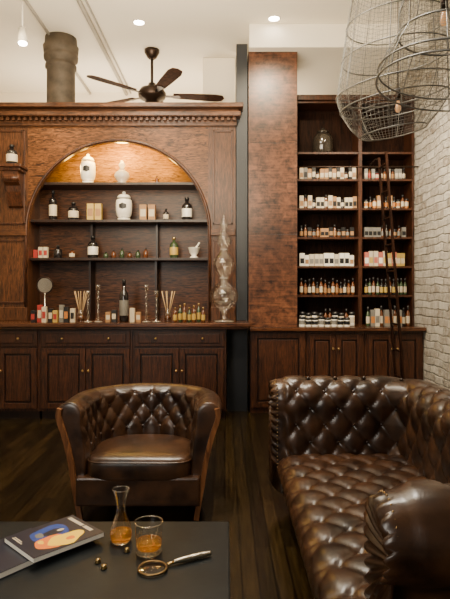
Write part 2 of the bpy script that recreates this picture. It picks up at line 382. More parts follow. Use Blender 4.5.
for q in range(n):
    for A,B in ((fr,ft),(bk,bt),(fr,bk),(ft,bt)):
        f=b.bm.faces.new((A[q],A[q+1],B[q+1],B[q])); f.material_index=ii
b.done("arch_spandrel",(cx,yH,zc),parent=H)
b=MB(); pts=[(xl-.02,yH-.004,z0+.01)]+[(cx+(R+.02)*math.cos(math.pi*(1-q/48)),yH-.004,zc+(R+.02)*math.sin(math.pi*(1-q/48))) for q in range(49)]+[(xr+.02,yH-.004,z0+.01)]
b.tube(pts,.016,'woodlow',8)
b.done("arch_moulding",(cx,yH,zc),parent=H)
def pil(x0,x1):
    b=MB(); b.box(x0,x1,yH,yH+.05,z0,zT,'woodv')
    b.box(x0+.03,x1-.005,yH-.02,yH,z0,z0+.14,'woodv',.004)
    b.box(x0+.03,x1-.005,yH-.025,yH,zc-.04,zc+.03,'woodh',.006)
    m0=x0+.05;m1=x1-.03
    for za,zb in ((z0+.18,zc-.08),(zc+.08,2.95)):
        for a,c,d,e in ((m0,m0+.02,za,zb),(m1-.02,m1,za,zb),(m0,m1,za,za+.02),(m0,m1,zb-.02,zb)):
            b.box(a,c,yH-.012,yH,d,e,'woodlow',.003)
    b.done("pilaster",((x0+x1)/2,yH,z0),parent=H)
pil(xr,xE); pil(xl-.62,xl)
b=MB(); b.box(xS,xl-.62,yH,yH+.05,z0,zT,'woodv'); b.box(xS,xS+.03,yH+.05,yB-.02,z0,zT,'woodv'); b.box(xE-.03,xE,yH+.05,yB-.02,z0,zT,'woodv')
b.box(xl-.03,xl,yH+.05,yB-.02,z0,zT,'woodv'); b.box(xr,xr+.03,yH+.05,yB-.02,z0,zT,'woodv'); b.box(xS,xE,yH,yB,zT,zT+.03,'woodh')
b.done("side_panel",(cx,yH,z0),parent=H)
b=MB(); zz=zT+.03
b.box(xS,xE+.01,yH-.03,yH-.001,zT-.05,zz,'woodh',.004)
b.box(xS,xE+.05,yH-.11,yB,zz,zz+.05,'woodh',.008)
b.box(xS,xE+.03,yH-.08,yB-.01,zz+.05,zz+.075,'woodh',.006)
b.box(xS,xE+.075,yH-.16,yB,zz+.075,zz+.12,'woodh',.008)
x=xS
while x<xE:
    b.box(x,x+.03,yH-.075,yH-.031,zz-.035,zz-.002,'woodv'); x+=.06
b.done("cornice",(cx,yH,zz),parent=H)
HT=zz+.12
shz=[2.417,2.023,1.619]
for z in shz:
    MB().box(xl+.002,xr-.002,yH+.055,yB-.021,z-.028,z,'woodshelf',.003).done("shelf",(cx,5.95,z),parent=H)
for px in (92,157):
    x=PX(px,6.0); MB().box(x-.011,x+.011,5.9,yB-.021,WT+.002,shz[2]-.029,'woodshelf').done("divider",(x,6.0,WT),parent=H)
    MB().box(x-.011,x+.011,5.98,yB-.021,shz[2]+.0005,shz[1]-.029,'woodshelf').done("divider",(x,6.0,shz[2]),parent=H)
xc=PX(13,5.65); zcb=2.553
b=MB(); b.box(xc-.12,xc+.12,5.53,yH-.001,zcb-.03,zcb,'woodlow',.006); b.box(xc-.10,xc+.10,5.56,yH-.001,zcb-.06,zcb-.031,'woodlow',.005)
prof=[(yH-.001,zcb-.061),(5.58,zcb-.061),(5.575,zcb-.12),(5.60,zcb-.17),(5.65,zcb-.20),(5.66,zcb-.26),(5.69,zcb-.33),(5.72,zcb-.40),(yH-.001,zcb-.42)]
b.prism([(xc-.075,p[0],p[1]) for p in prof],(.15,0,0),'woodlow')
b.tube([(xc-.085,5.61,zcb-.13),(xc+.085,5.61,zcb-.13)],.035,'woodlow',12)
b.done("corbel",(xc,5.65,zcb),parent=H)
# ---------------------------------------------------------------- small goods
def bottle(x,y,z,r,h,mat,label,labelmat='paper',capmat='black',cat="bottle",lab=True,name="bottle"):
    b=MB(); hb=h*.62
    b.lathe(x,y,z,[(0,0),(r*.9,0),(r,h*.03),(r,hb),(r*.8,hb+h*.08),(r*.35,hb+h*.14),(r*.33,h*.86),(0,h*.86)],mat,18)
    o=b.done(name,(x,y,z),label=label,category=cat)
    b=MB(); b.lathe(x,y,z,[(0,h*.862),(r*.42,h*.862),(r*.42,h*.98),(r*.3,h),(0,h)],capmat,14); b.done("cap",(x,y,z+h*.862),parent=o)
    if lab:
        b=MB(); b.lathe(x,y,z,[(r*1.02,h*.15),(r*1.03,h*.16),(r*1.03,h*.5),(r*1.02,h*.51)],labelmat,18); b.done("label",(x,y,z+h*.15),parent=o)
    return o
def lidjar(x,y,z,r,h,mat,label,capmat='white',band=None,cat="jar"):
    b=MB(); b.lathe(x,y,z,[(0,0),(r*.75,0),(r*.8,h*.05),(r*.7,h*.1),(r*.92,h*.18),(r,h*.35),(r,h*.58),(r*.93,h*.68),(r*.7,h*.75),(0,h*.75)],mat,20)
    o=b.done("apothecary_jar",(x,y,z),label=label,category=cat)
    b=MB(); b.lathe(x,y,z,[(0,h*.752),(r*.8,h*.752),(r*.85,h*.78),(r*.6,h*.86),(r*.2,h*.9),(r*.22,h*.96),(0,h)],capmat,18); b.done("lid",(x,y,z+h*.75),parent=o)
    b=MB(); b.ring((x,y,z+h*.1),r*.72,.003,band or 'black',20); b.done("painted_band",(x,y,z+h*.1),parent=o)
    b=MB(); b.ring((x,y,z+h*.72),r*.82,.003,band or 'black',20); b.done("painted_band",(x,y,z+h*.72),parent=o)
    b=MB(); i=b.mi('black'); ang=[-math.pi/2+a for a in (-.45,-.22,0,.22,.45)]
    lo=[b.bm.verts.new((x+r*1.015*math.cos(a),y+r*1.015*math.sin(a),z+h*(.36+.10*abs(a+math.pi/2)))) for a in ang]
    hi=[b.bm.verts.new((x+r*1.015*math.cos(a),y+r*1.015*math.sin(a),z+h*(.57-.10*abs(a+math.pi/2)))) for a in ang]
    for q in range(4):
        f=b.bm.faces.new((lo[q],lo[q+1],hi[q+1],hi[q])); f.material_index=i
    b.done("painted_label",(x,y,z+h*.33),parent=o)
    return o
def carton(x,y,z,w,dp,h,mat,band,label,cat="box"):
    b=MB(); b.box(x-w/2,x+w/2,y-dp/2,y+dp/2,z,z+h,mat,.002)
    o=b.done("carton",(x,y,z),label=label,category=cat)
    b=MB(); b.box(x-w*.38,x+w*.38,y-dp/2-.0015,y-dp/2-.0003,z+h*.25,z+h*.7,band); b.done("label",(x,y-dp/2,z+h*.25),parent=o)
    return o
e_=.001
ds=5.92
def X(px,d=ds): return PX(px,d)
s1,s2,s3=[z+e_ for z in shz]
lidjar(X(88),ds,s1,.080,.33,'white',"tall white ceramic apothecary jar with gilt bands",band='brass')
b=MB(); xx=X(122)
b.lathe(xx,ds,s1,[(0,0),(.065,0),(.07,.012),(.035,.022),(.07,.05),(.085,.085),(.075,.12),(.04,.145),(.032,.15),(0,.15)],'cut',22)
o=b.done("glass_decanter",(xx,ds,s1),label="squat cut glass decanter with stopper on the top shelf",category="decanter")
b=MB(); b.lathe(xx,ds,s1,[(0,.151),(.036,.152),(.022,.17),(.040,.20),(.022,.235),(.012,.25),(0,.255)],'cut',16); b.done("stopper",(xx,ds,s1+.151),parent=o)
bottle(X(157),ds,s1,.022,.09,'amberglass',"tiny amber bottle on the top shelf",lab=False)
bottle(X(53),ds,s2,.042,.33,'blackglass',"black glass bottle with cream label")
bottle(X(73.5),ds,s2,.055,.20,'blackglass',"squat black bottle with pale label")
for px in (91,98.6): carton(X(px),ds,s2,.072,.07,.18,'yellowp','kraft',"upright golden carton with brown label")
lidjar(X(124),ds,s2,.088,.32,'white',"large white ceramic apothecary jar with lid")
for px in (143.5,152): carton(X(px),ds,s2,.075,.07,.17,'kraft','paper',"upright kraft carton with cream label")
bottle(X(166),ds,s2,.03,.13,'blackglass',"small dark bottle with label")
bottle(X(187),ds,s2,.055,.25,'blackglass',"black round bottle with white label",labelmat='white')
for i,px in enumerate((36,41,46)): carton(X(px),ds,s3,.045,.045,.12 if i else .09,'paper' if i else 'red','red',"small red and cream carton")
bottle(X(58),ds,s3,.045,.14,'blackglass',"short dark bottle with round shoulders",lab=False)
bottle(X(72),ds,s3,.03,.10,'amberglass',"small amber glass bottle with black cap")
bottle(X(93),ds,s3,.055,.24,'blackglass',"broad black bottle with white label",labelmat='white')
for i,px in enumerate((106,114,122,130,138,146)):
    bottle(X(px),ds-.02*(i%2),s3,.026,.07+.02*(i%3),('greenglass','amberglass')[i%2],"little %s glass vial"%("green","amber")[i%2],lab=False)
bottle(X(174),ds,s3,.045,.23,'greenglass',"dark green bottle with gold foil label",labelmat='yellowp',capmat='brass')
b=MB(); xx=X(194); b.lathe(xx,ds,s3,[(0,0),(.045,0),(.045,.012),(.025,.03),(.05,.06),(.062,.11),(.066,.115),(.055,.112),(.03,.06),(0,.05)],'white',20)
o=b.done("mortar",(xx,ds,s3),label="white marble mortar holding a pestle",category="mortar")
b=MB(); b.tube([(xx-.01,ds,s3+.07),(xx+.06,ds,s3+.17)],[.012,.008],'white',8); b.done("pestle",(xx,ds,s3+.07),label="white pestle leaning in the mortar",category="pestle")
bottle(xc,5.62,zcb+e_,.055,.21,'blackglass',"squat black bottle standing on the carved corbel",labelmat='paper')
wz=WT+e_; dw=5.58
def XW_(px): return PX(px,dw)
xx=XW_(41); ym=5.70
e=empty("tabletop_mirror",(xx,ym,wz),"round chrome tabletop shaving mirror on a stand","mirror")
b=MB(); b.lathe(xx,ym,wz,[(0,0),(.05,0),(.05,.01),(.015,.02),(.008,.05),(.008,.29),(0,.29)],'chrome',18); b.done("stand",(xx,ym,wz),parent=e)
b=MB(); tl=Matrix.Rotation(math.radians(96),3,'X'); b.ring((xx,ym,wz+.37),.082,.008,'bronze',28,tl)
v=[Vector((xx,ym,wz+.37))+tl@Vector((.080*math.cos(t*math.pi/14),.080*math.sin(t*math.pi/14),0)) for t in range(28)]
b.poly(v,'chrome'); b.done("mirror_disc",(xx,ym,wz+.37),parent=e)
cols=[('black','red'),('red','paper'),('paper','red'),('black','paper'),('yellowp','red'),('grey','paper'),('black','orange'),('paper','black')]
for i in range(8):
    m,bn=cols[i]; px=37+i*5.4
    carton(XW_(px),dw-.10+.03*(i%2),wz,.045,.045,.12+.035*((i*3)%4)/2,m,bn,"small %s product carton on the counter"%{'black':'black','red':'red','paper':'cream','yellowp':'mustard','grey':'grey'}[m])
def diffuser(px,dd=5.64):
    xx=PX(px,dd)
    e=MB(); e.lathe(xx,dd,wz,[(0,0),(.035,0),(.038,.01),(.038,.09),(.015,.12),(.015,.14)],'globe',16)
    e.lathe(xx,dd,wz,[(0,.012),(.035,.012),(.035,.06),(0,.06)],'amberglass',16)
    o=e.done("reed_diffuser",(xx,dd,wz),label="glass reed diffuser with thin wooden sticks",category="diffuser")
    b=MB()
    for a in range(7):
        t=a*2*math.pi/7; b.tube([(xx,dd,wz+.02),(xx+.07*math.cos(t),dd+.05*math.sin(t),wz+.31)],.0032,'reed',5)
    b.done("reeds",(xx,dd,wz+.02),parent=o)
diffuser(81); diffuser(168)
def candlestick(px,h,label,y=None):
    xx=XW_(px); y=y or dw-.08
    pr=[(0,0),(.040,0),(.042,.008),(.018,.018),(.010,.035)]
    z=.045
    while z<h-.07:
        pr+= [(.016,z),(.018,z+.012),(.009,z+.026),(.009,z+.05)]; z+=.062
    pr+=[(.012,h-.06),(.022,h-.035),(.024,h-.004),(.018,h)]
    b=MB(); b.lathe(xx,y,wz,pr,'globe',18)
    b.ring((xx,y,wz+.006),.041,.0025,'cut',18); b.ring((xx,y,wz+h),.020,.0025,'cut',14)
    return b.done("glass_candlestick",(xx,y,wz),label=label,category="candlestick")
candlestick(90,.31,"slender knopped clear glass candlestick"); candlestick(100,.37,"tall knopped clear glass candlestick")
candlestick(147.5,.37,"tall glass candlestick beside the small bottles"); candlestick(157.5,.31,"slim clear glass candlestick near the diffuser")
bottle(XW_(124),dw,wz,.045,.43,'blackglass',"tall slim black bottle between glass candlesticks",labelmat='grey')
for i,px in enumerate((109,115,133,139)):
    carton(XW_(px),dw-.03,wz,.05,.05,.10+.02*(i%3),('kraft','black','paper','kraft')[i],'paper',"small boxed goods standing on the counter")
for i in range(7):
    bottle(XW_(176+i*4.6),dw-.10+.04*(i%2),wz,.02,.15+.02*(i%3),('amberglass','greenglass')[i%2],"small %s bottle with gold cap"%('amber','green')[i%2],capmat='brass',labelmat='yellowp')
xg=PX(224,5.56)
e=empty("show_globe",(xg,5.56,wz),"tall tiered clear glass apothecary show globe","glass jar")
b=MB(); b.lathe(xg,5.56,wz,[(0,0),(.095,0),(.098,.012),(.05,.03),(.026,.06),(.035,.10),(.055,.13)],'globe',28)
b.ring((xg,5.56,wz+.008),.097,.003,'cut',28); b.done("foot",(xg,5.56,wz),parent=e)
b=MB(); b.lathe(xg,5.56,wz,[(.055,.131),(.105,.165),(.138,.21),(.148,.26),(.138,.31),(.105,.355),(.06,.39),(.038,.42),(.036,.45)],'globe',28)
b.ring((xg,5.56,wz+.44),.042,.006,'cut',24); b.done("lower_globe",(xg,5.56,wz+.131),parent=e)
b=MB(); b.lathe(xg,5.56,wz,[(.036,.451),(.07,.485),(.10,.53),(.112,.58),(.102,.63),(.07,.675),(.035,.71),(.03,.74)],'globe',28)
b.ring((xg,5.56,wz+.73),.035,.005,'cut',24); b.done("upper_globe",(xg,5.56,wz+.451),parent=e)
b=MB(); b.lathe(xg,5.56,wz,[(.03,.741),(.052,.77),(.072,.815),(.066,.86),(.035,.90),(.022,.925),(.034,.95),(.044,.985),(.034,1.02),(.014,1.05),(.018,1.07),(0,1.11)],'globe',24); b.done("stopper",(xg,5.56,wz+.741),parent=e)
# ---------------------------------------------------------------- right shelving
yS=6.0; yb=6.30
S=empty("product_shelving",(1.42,6.15,WR+.001),"tall dark brown open shelving filled with grooming products","shelves")
b=MB(); b.box(.765,2.062,yb-.015,yb,WR+.001,3.34,'woodrback'); b.done("back_panel",(1.42,yb,WR),parent=S)
b=MB(); b.box(.765,.79,yS,yb-.016,WR+.001,3.34,'woodlow'); b.done("side_panel",(.78,yS,WR),parent=S)
b=MB(); b.box(2.04,2.062,yS,yb-.016,WR+.001,3.34,'woodlow'); b.done("side_panel",(2.05,yS,WR),parent=S)
xd=PX(360,yS)
b=MB(); b.box(xd-.02,xd+.02,yS-.012,yb-.016,WR+.001,3.34,'woodlow'); b.done("divider",(xd,yS,WR),parent=S)
rows=[PZ(y,yS) for y in (152,179,208,237,266,295)]
for z in rows+[3.34]:
    for a,c in ((.791,xd-.021),(xd+.021,2.039)):
        MB().box(a,c,yS,yb-.016,z-.022,z,'woodlow').done("shelf",((a+c)/2,yS,z),parent=S)
b=MB(); b.box(.765,2.062,yS-.03,yb,3.342,3.40,'woodlow',.006); b.done("cornice",(1.42,yS,3.36),parent=S)
protos={}
def proto(kind,c,bnd,w,h):
    key=(kind,c,bnd,w,h)
    if key in protos: return protos[key]
    b=MB(); s=yS/F
    W=w*s; Hh=h*s
    if kind=='carton':
        b.box(-W/2,W/2,-W/2,W/2,0,Hh,c); b.box(-W*.42,W*.42,-W/2-.001,-W/2,Hh*.2,Hh*.6,bnd)
        nm="carton"; cat="box"
    elif kind=='jar':
        b.lathe(0,0,0,[(0,0),(W*.45,0),(W*.48,Hh*.08),(W*.48,Hh*.25),(W*.481,Hh*.65),(W*.48,Hh*.72),(W*.42,Hh*.76),(W*.5,Hh*.78),(W*.5,Hh),(0,Hh)],c,12,matf=lambda j:(bnd if j==3 else ('black' if j>5 else c)))
        nm="jar"; cat="jar"
    else:
        b.lathe(0,0,0,[(0,0),(W*.42,0),(W*.45,Hh*.05),(W*.45,Hh*.15),(W*.455,Hh*.5),(W*.45,Hh*.62),(W*.18,Hh*.74),(W*.18,Hh*.8),(W*.24,Hh*.81),(W*.24,Hh),(0,Hh)],c,12,matf=lambda j:(bnd if j==3 else ('black' if j>6 else c)))
        nm="bottle"; cat="bottle"
    protos[key]=[b,nm,cat,None]; return protos[key]
cn={'white':'white','paper':'cream','kraft':'kraft brown','black':'black','red':'red','pink':'rose pink','orange':'orange','yellowp':'mustard','grey':'grey','amberglass':'amber glass','greenglass':'green glass','blackglass':'black glass','glass':'clear'}
def fill(z,pa,pb,spec,grp,y=None,dpt=yS+.06,gap=.2):
    px=pa; i=0; last=-1
    while True:
        j=random.randrange(len(spec))
        if j==last and len(spec)>1 and random.random()<.5: j=(j+1)%len(spec)
        last=j
        kind,c,bnd,w,h=spec[j]
        if px+w>pb: break
        p=proto(kind,c,bnd,w,h); x=PX(px+w/2,dpt)
        lab="small %s %s with %s label on the product shelving"%(cn[c],p[1],cn[bnd])
        yy=dpt+random.uniform(-.008,.008)
        if p[3] is None:
            p[3]=p[0].done(p[1],(0,0,0),label=lab,category=p[2],group=grp); p[3].location=(x,yy,z+e_)
        else:
            o=dup(p[3],(x,yy,z+e_),random.uniform(-.03,.03)); o["group"]=grp
        px+=w+gap; i+=1
L0,L1,R0,R1=299.5,357,364,409
fill(rows[1],L0,L1,[('carton','kraft','paper',4,11),('carton','black','paper',3.6,13),('carton','paper','kraft',3.8,12),('carton','grey','black',3.8,13),('jar','amberglass','paper',4,8),('bottle','amberglass','grey',3.4,12)],"goods on the second shelf")
fill(rows[1],R0,R1,[('bottle','amberglass','red',3.6,13),('jar','red','paper',4,8),('bottle','blackglass','paper',3.6,12),('bottle','amberglass','kraft',3.8,11),('carton','grey','paper',3.4,11)],"goods on the second shelf")
fill(rows[2],L0,L1,[('carton','paper','kraft',4,13),('carton','kraft','black',3.8,12),('bottle','amberglass','paper',3.8,14),('carton','paper','black',3.8,11),('jar','blackglass','paper',4,9)],"goods on the third shelf")
fill(rows[2],R0,R1,[('jar','paper','orange',4.2,9),('bottle','amberglass','paper',3.8,14),('jar','orange','paper',4.2,10),('carton','kraft','paper',3.8,13),('bottle','blackglass','orange',3.6,12)],"goods on the third shelf")
fill(rows[3],L0,L1,[('carton','black','kraft',4,10),('bottle','blackglass','kraft',3.8,12),('bottle','amberglass','kraft',3.8,13),('carton','kraft','black',4,9),('jar','amberglass','grey',4.2,8)],"goods on the fourth shelf")
fill(rows[3],R0,R1,[('bottle','blackglass','grey',3.8,13),('carton','grey','black',4,10),('bottle','amberglass','grey',3.8,12),('jar','black','kraft',4.2,8)],"goods on the fourth shelf")
fill(rows[4],L0,L1,[('carton','white','black',4.8,13),('carton','paper','grey',4.4,12),('carton','white','kraft',4.2,11)],"white cartons on the fifth shelf",gap=.4)
fill(rows[4],R0,R1,[('carton','paper','pink',4.4,15),('carton','pink','white',4.4,14),('carton','paper','yellowp',4.2,15),('carton','yellowp','paper',4,13)],"cartons on the fifth shelf",gap=.3)
fill(rows[5],L0,L1,[('bottle','amberglass','paper',3.8,17),('bottle','amberglass','kraft',3.8,15),('bottle','blackglass','paper',3.8,16),('bottle','blackglass','kraft',3.6,13)],"bottles on the lowest shelf")
fill(rows[5],R0,R1,[('bottle','greenglass','yellowp',3.8,19),('bottle','amberglass','paper',3.8,18),('bottle','greenglass','paper',3.6,17),('bottle','blackglass','yellowp',3.8,16)],"bottles on the lowest shelf")
fill(WR,L0,L1,[('jar','white','paper',6,14),('jar','paper','grey',5.6,13),('bottle','amberglass','paper',4.2,17)],"white tubs on the counter",dpt=5.86)
fill(WR,R0+2,R1+2,[('carton','paper','grey',4.4,17),('bottle','amberglass','paper',4.2,20),('carton','grey','orange',4.2,16),('bottle','greenglass','paper',4.2,19),('bottle','blackglass','paper',4.2,18)],"goods on the counter",dpt=5.86)
fill(WR,299,352,[('jar','white','grey',6.2,10),('jar','white','black',6.2,9)],"front row of white tubs",dpt=5.74)
b=MB(); xx=PX(323,6.12)
b.lathe(xx,6.13,rows[0]+e_,[(0,0),(.10,0),(.115,.02),(.115,.17),(.09,.22),(.06,.235),(0,.235)],'darkjar',24)
o=b.done("glass_jar",(xx,6.13,rows[0]+e_),label="large smoky dark glass storage jar on the top shelf",category="jar")
b=MB(); b.lathe(xx,6.13,rows[0]+e_,[(0,.236),(.065,.236),(.065,.26),(.02,.27),(.025,.29),(0,.30)],'darkjar',18); b.done("lid",(xx,6.13,rows[0]+.236),parent=o)
b=MB(); b.tube([(.753,5.9,2.60),(2.074,5.9,2.60)],.008,'bronze',8)
b.done("ladder_rail",(1.4,5.9,2.60),label="black iron rail running across the product shelving",category="rail")
e=empty("library_ladder",(1.72,5.45,0),"narrow dark wooden library ladder hooked on the rail","ladder")
def lp(t,d): return Vector((1.56+.2*(1-t),d,0.0+2.62*t))
for d in (5.33,5.58):
    b=MB(); b.tube([lp(0,d)+Vector((0,0,.01)),lp(1,d)],0,'woodrback',rect=(.020,.030)); b.done("rail",(1.7,d,0),parent=e)
for q in range(10):
    t=.06+q*.1; b=MB(); b.tube([lp(t,5.33),lp(t,5.58)],.010,'woodrback',8); b.done("rung",lp(t,5.45),parent=e)
b=MB(); b.tube([(1.56,5.58,2.60),(1.56,5.72,2.64),(1.56,5.88,2.625),(1.56,5.93,2.61),(1.56,5.925,2.58)],.006,'bronze',6); b.done("hook",(1.56,5.7,2.6),parent=e)
# ---------------------------------------------------------------- tufted sweeps
def mkpath(pts,rad):
    P=[Vector((p[0],p[1],0)) for p in pts]; out=[P[0]]
    for k in range(1,len(P)-1):
        a=(P[k-1]-P[k]).normalized(); c=(P[k+1]-P[k]).normalized(); r=rad
        cen=P[k]+a*r+c*r
        for q in range(13):
            t=q/12*math.pi/2
            out.append(cen-c*r*math.cos(t)-a*r*math.sin(t))
    out.append(P[-1]); return out
def resample(pts,step):
    L=[0]
    for a,b_ in zip(pts,pts[1:]): L.append(L[-1]+(b_-a).length)
    n=max(2,int(L[-1]/step)); res=[]; j=0
    for q in range(n+1):
        s=L[-1]*q/n
        while j<len(L)-2 and L[j+1]<s: j+=1
        t=(s-L[j])/max(1e-9,L[j+1]-L[j]); res.append(pts[j].lerp(pts[j+1],min(1,t)))
    return res,L[-1]
def tuft(u,v,su,sv,u0=0,v0=0):
    a=(u-u0)/su+(v-v0)/(2*sv); c=(u-u0)/su-(v-v0)/(2*sv)
    sa=abs(math.sin(math.pi*a)); sc=abs(math.sin(math.pi*c))
    h=(sa*sc)**0.42
    ra=a-round(a); rc=c-round(c)
    d2=(ra*ra+rc*rc); dim=math.exp(-d2/0.014)
    return h-.55*dim
def sweep_tufted(name,path,section,step,su,sv,amp,v_rng,parent,origin,mat='leather',v0=0.0,br=.011,dome=0.0,pleat=0.0,chan=False,capple=0,pdec=.12):
    P,Lu=resample(path,step); Sx,Lv=resample([Vector((s[0],0,s[1])) for s in section],step)
    su=Lu/round(Lu/su)
    nu,nv=len(P),len(Sx)
    G=[[None]*nv for _ in range(nu)]
    for i in range(nu):
        t=(P[min(i+1,nu-1)]-P[max(i-1,0)]).normalized(); nrm=Vector((t.y,-t.x,0))
        for j in range(nv):
            G[i][j]=P[i]+nrm*Sx[j].x+Vector((0,0,Sx[j].z))
    def nr(i,j):
        a=G[min(i+1,nu-1)][j]-G[max(i-1,0)][j]; c=G[i][min(j+1,nv-1)]-G[i][max(j-1,0)]
        return a.cross(c).normalized()
    b=MB(); mi=b.mi(mat)
    i0=nu//2; t=(P[i0+1]-P[i0-1]).normalized(); nn=Vector((t.y,-t.x,0))
    sg=-1 if nr(i0,2).dot(nn)>0 else 1
    V=[[None]*nv for _ in range(nu)]
    lo,hi=v_rng
    par=int(round((hi-v0)/sv))
    for i in range(nu):
        u=Lu*i/(nu-1)
        for j in range(nv):
            v=Lv*j/(nv-1)
            w=1.0
            eu=min(u,Lu-u); we=min(1,eu/.03)
            ch=abs(math.sin(math.pi*u/su))**.45
            ch2=abs(math.sin(math.pi*(u/su+.5*(par%2))))**.5
            if v<lo:
                if chan: h=amp*ch*we*.9
                else: w=max(0,1-(lo-v)/.03); h=amp*w*tuft(u,v,su,sv,0,v0)*we
            elif v>hi:
                h=pleat*math.exp(-max(0,v-hi)/pdec)*ch2*we if pleat>0 else amp*max(0,1-(v-hi)/.05)*tuft(u,v,su,sv,0,v0)*we
            else: h=amp*tuft(u,v,su,sv,0,v0)*we
            V[i][j]=b.bm.verts.new(G[i][j]+nr(i,j)*sg*h)
    for i in range(nu-1):
        for j in range(nv-1):
            f=b.bm.faces.new((V[i][j],V[i+1][j],V[i+1][j+1],V[i][j+1])); f.material_index=mi; f.smooth=True
    na=int(Lu/su*2)+2
    for jj in range(0,60):
        v=v0+jj*sv
        for q in range(na):
            u=su*(q+(0.5 if jj%2 else 0))
            if u<.03 or u>Lu-.03: continue
            if v<v_rng[0]-.001 or v>hi+.005: continue
            i=int(round(u/Lu*(nu-1))); j=int(round(v/Lv*(nv-1)))
            if j>=nv or i>=nu: continue
            b.sphere(V[i][j].co+nr(i,j)*sg*.002,br,mat,10)
    for i in (0,nu-1):
        t=(P[min(i+1,nu-1)]-P[max(i-1,0)]).normalized()*(-1 if i==0 else 1)
        ring=[V[i][j] for j in range(nv)]
        cen=Vector((0,0,0))
        for v in ring: cen+=v.co
        cen/=nv
        if capple: cen=P[i]+Vector((0,0,.60))+((V[i][nv//2].co-P[i])*Vector((1,1,0)))*.9
        prev=ring
        if dome>0:
            steps=((.99,.35,.0),(.96,.7,.3),(.90,.95,1),(.78,1.05,1),(.55,1.0,.8),(.3,.92,.3),(.1,.9,0))
            for s_,o_,pp in steps:
                new=[]
                for q,v in enumerate(ring):
                    vv=q/(nv-1)*Lv
                    o2=o_+ (capple*pp*abs(math.sin(math.pi*vv/.05))**.6 if capple else 0)
                    new.append(b.bm.verts.new(cen+(v.co-cen)*s_+t*dome*o2))
                for q in range(nv):
                    q2=(q+1)%nv
                    f=b.bm.faces.new((prev[q],prev[q2],new[q2],new[q])); f.material_index=mi; f.smooth=True
                prev=new
        f=b.bm.faces.new(prev); f.material_index=mi
    o=b.done(name,origin,parent=parent); return o
# ---------------------------------------------------------------- sofa
so=(0.80,2.40,0)
SF=empty("chesterfield_sofa",so,"dark brown button-tufted leather chesterfield sofa with rolled arms","sofa")
yi0,yi1=1.58,3.20; xf=.46; xb=1.03; xff=.335
path=mkpath([(xf,yi0),(xb,yi0),(xb,yi1),(xff,yi1)],.11)
sec=[(0,.24),(0,.34),(.0,.44),(.0,.53)]
for q in range(0,16):
    a=math.radians(190-q*17.5); sec.append((.108+.118*math.cos(a),.636+.120*math.sin(a)))
sec+=[(.112,.49),(.106,.34),(.112,.10),(.0,.10)]
sweep_tufted("tufted_back_and_arms",path,sec,.0115,.165,.100,.026,(.03,.56),SF,so,v0=.16,dome=.036,br=.011,pleat=.020,capple=.9,pdec=.22)
for yi,sgn,xx in ((yi0,-1,xf),(yi1,1,xff)):
    b=MB(); sp_,_=resample([Vector((s[0],0,s[1])) for s in sec[:-1]],.021)
    cyl=.108
    for p in sp_:
        s_=.955
        yy=cyl+(p.x-cyl)*s_; zz_=.60+(p.z-.60)*s_
        if zz_>.14: b.sphere((xx-.030,yi+sgn*yy,zz_),.0050,'oldbrass',6)
    b.done("nailhead_trim",(xx,yi,.5),parent=SF,label="row of small aged brass nailheads")
b=MB(); mi=b.mi('leather')
xo=.350
ssec=[(.0,.13),(-.010,.17),(-.03,.21),(-.036,.25),(-.022,.295),(.02,.322),(.08,.330),(.4,.332),(.69,.330)]
sp,Lv=resample([Vector((s[0]+xo,0,s[1])) for s in ssec],.0115)
ya,ybk=yi0-.015,yi1+.015; ny=int((ybk-ya)/.0115)
V=[]
su=(ybk-ya)/9; sv=.100; AM=.024
def gp(i,j):
    return Vector((sp[j].x,ya+(ybk-ya)*i/ny,sp[j].z))
for i in range(ny+1):
    r=[]
    for j in range(len(sp)):
        v=Lv*j/(len(sp)-1); w=min(1,max(0,(v-.08)/.06)); u=(ybk-ya)*i/ny
        w*=min(1,u/.04,((ybk-ya)-u)/.04+.0)
        a=gp(i,min(j+1,len(sp)-1))-gp(i,max(j-1,0)); nrm=Vector((-a.z,0,a.x)).normalized()
        pl=AM*tuft(u,v,su,sv,0,.25)*w
        if v<.25:
            pl=w*AM*(tuft(u,v,su,sv,0,.25)*.5+.5*abs(math.sin(math.pi*u/su))**.5)
        r.append(b.bm.verts.new(gp(i,j)+nrm*pl-Vector((0,0,.006))*w))
    V.append(r)
for i in range(ny):
    for j in range(len(sp)-1):
        f=b.bm.faces.new((V[i][j],V[i+1][j],V[i+1][j+1],V[i][j+1])); f.material_index=mi; f.smooth=True
for i in (0,ny):
    ring=[b.bm.verts.new(v.co) for v in V[i]]+[b.bm.verts.new((V[i][-1].co.x,V[i][-1].co.y,.13))]
    f=b.bm.faces.new(ring); f.material_index=mi
for jj in range(0,8):
    v=.25+jj*sv
    for q in range(12):
        u=su*(q+(.5 if jj%2 else 0)); i=int(round(u/(ybk-ya)*ny)); j=int(round(v/Lv*(len(sp)-1)))
        if 0<i<ny and j<len(sp)-2: b.sphere(V[i][j].co+Vector((0,0,.001)),.010,'leather',10)
b.done("tufted_seat",(.8,2.4,.3),parent=SF)
b=MB(); b.box(xo+.005,1.135,yi0-.105,yi1+.105,.075,.15,'leather',.012)
for q in range(84):
    b.sphere((xo+.005,yi0+.0+(yi1-yi0)*q/83,.093),.0042,'oldbrass',6)
b.done("seat_rail",(.8,2.4,.1),parent=SF)
for x,y in ((.43,1.53),(.42,3.26),(1.09,1.53),(1.09,3.26)):
    b=MB(); b.lathe(x,y,0,[(0,0),(.022,0),(.035,.02),(.04,.04),(.03,.06),(.035,.074),(0,.074)],'woodlow',14); b.done("foot",(x,y,0),parent=SF)
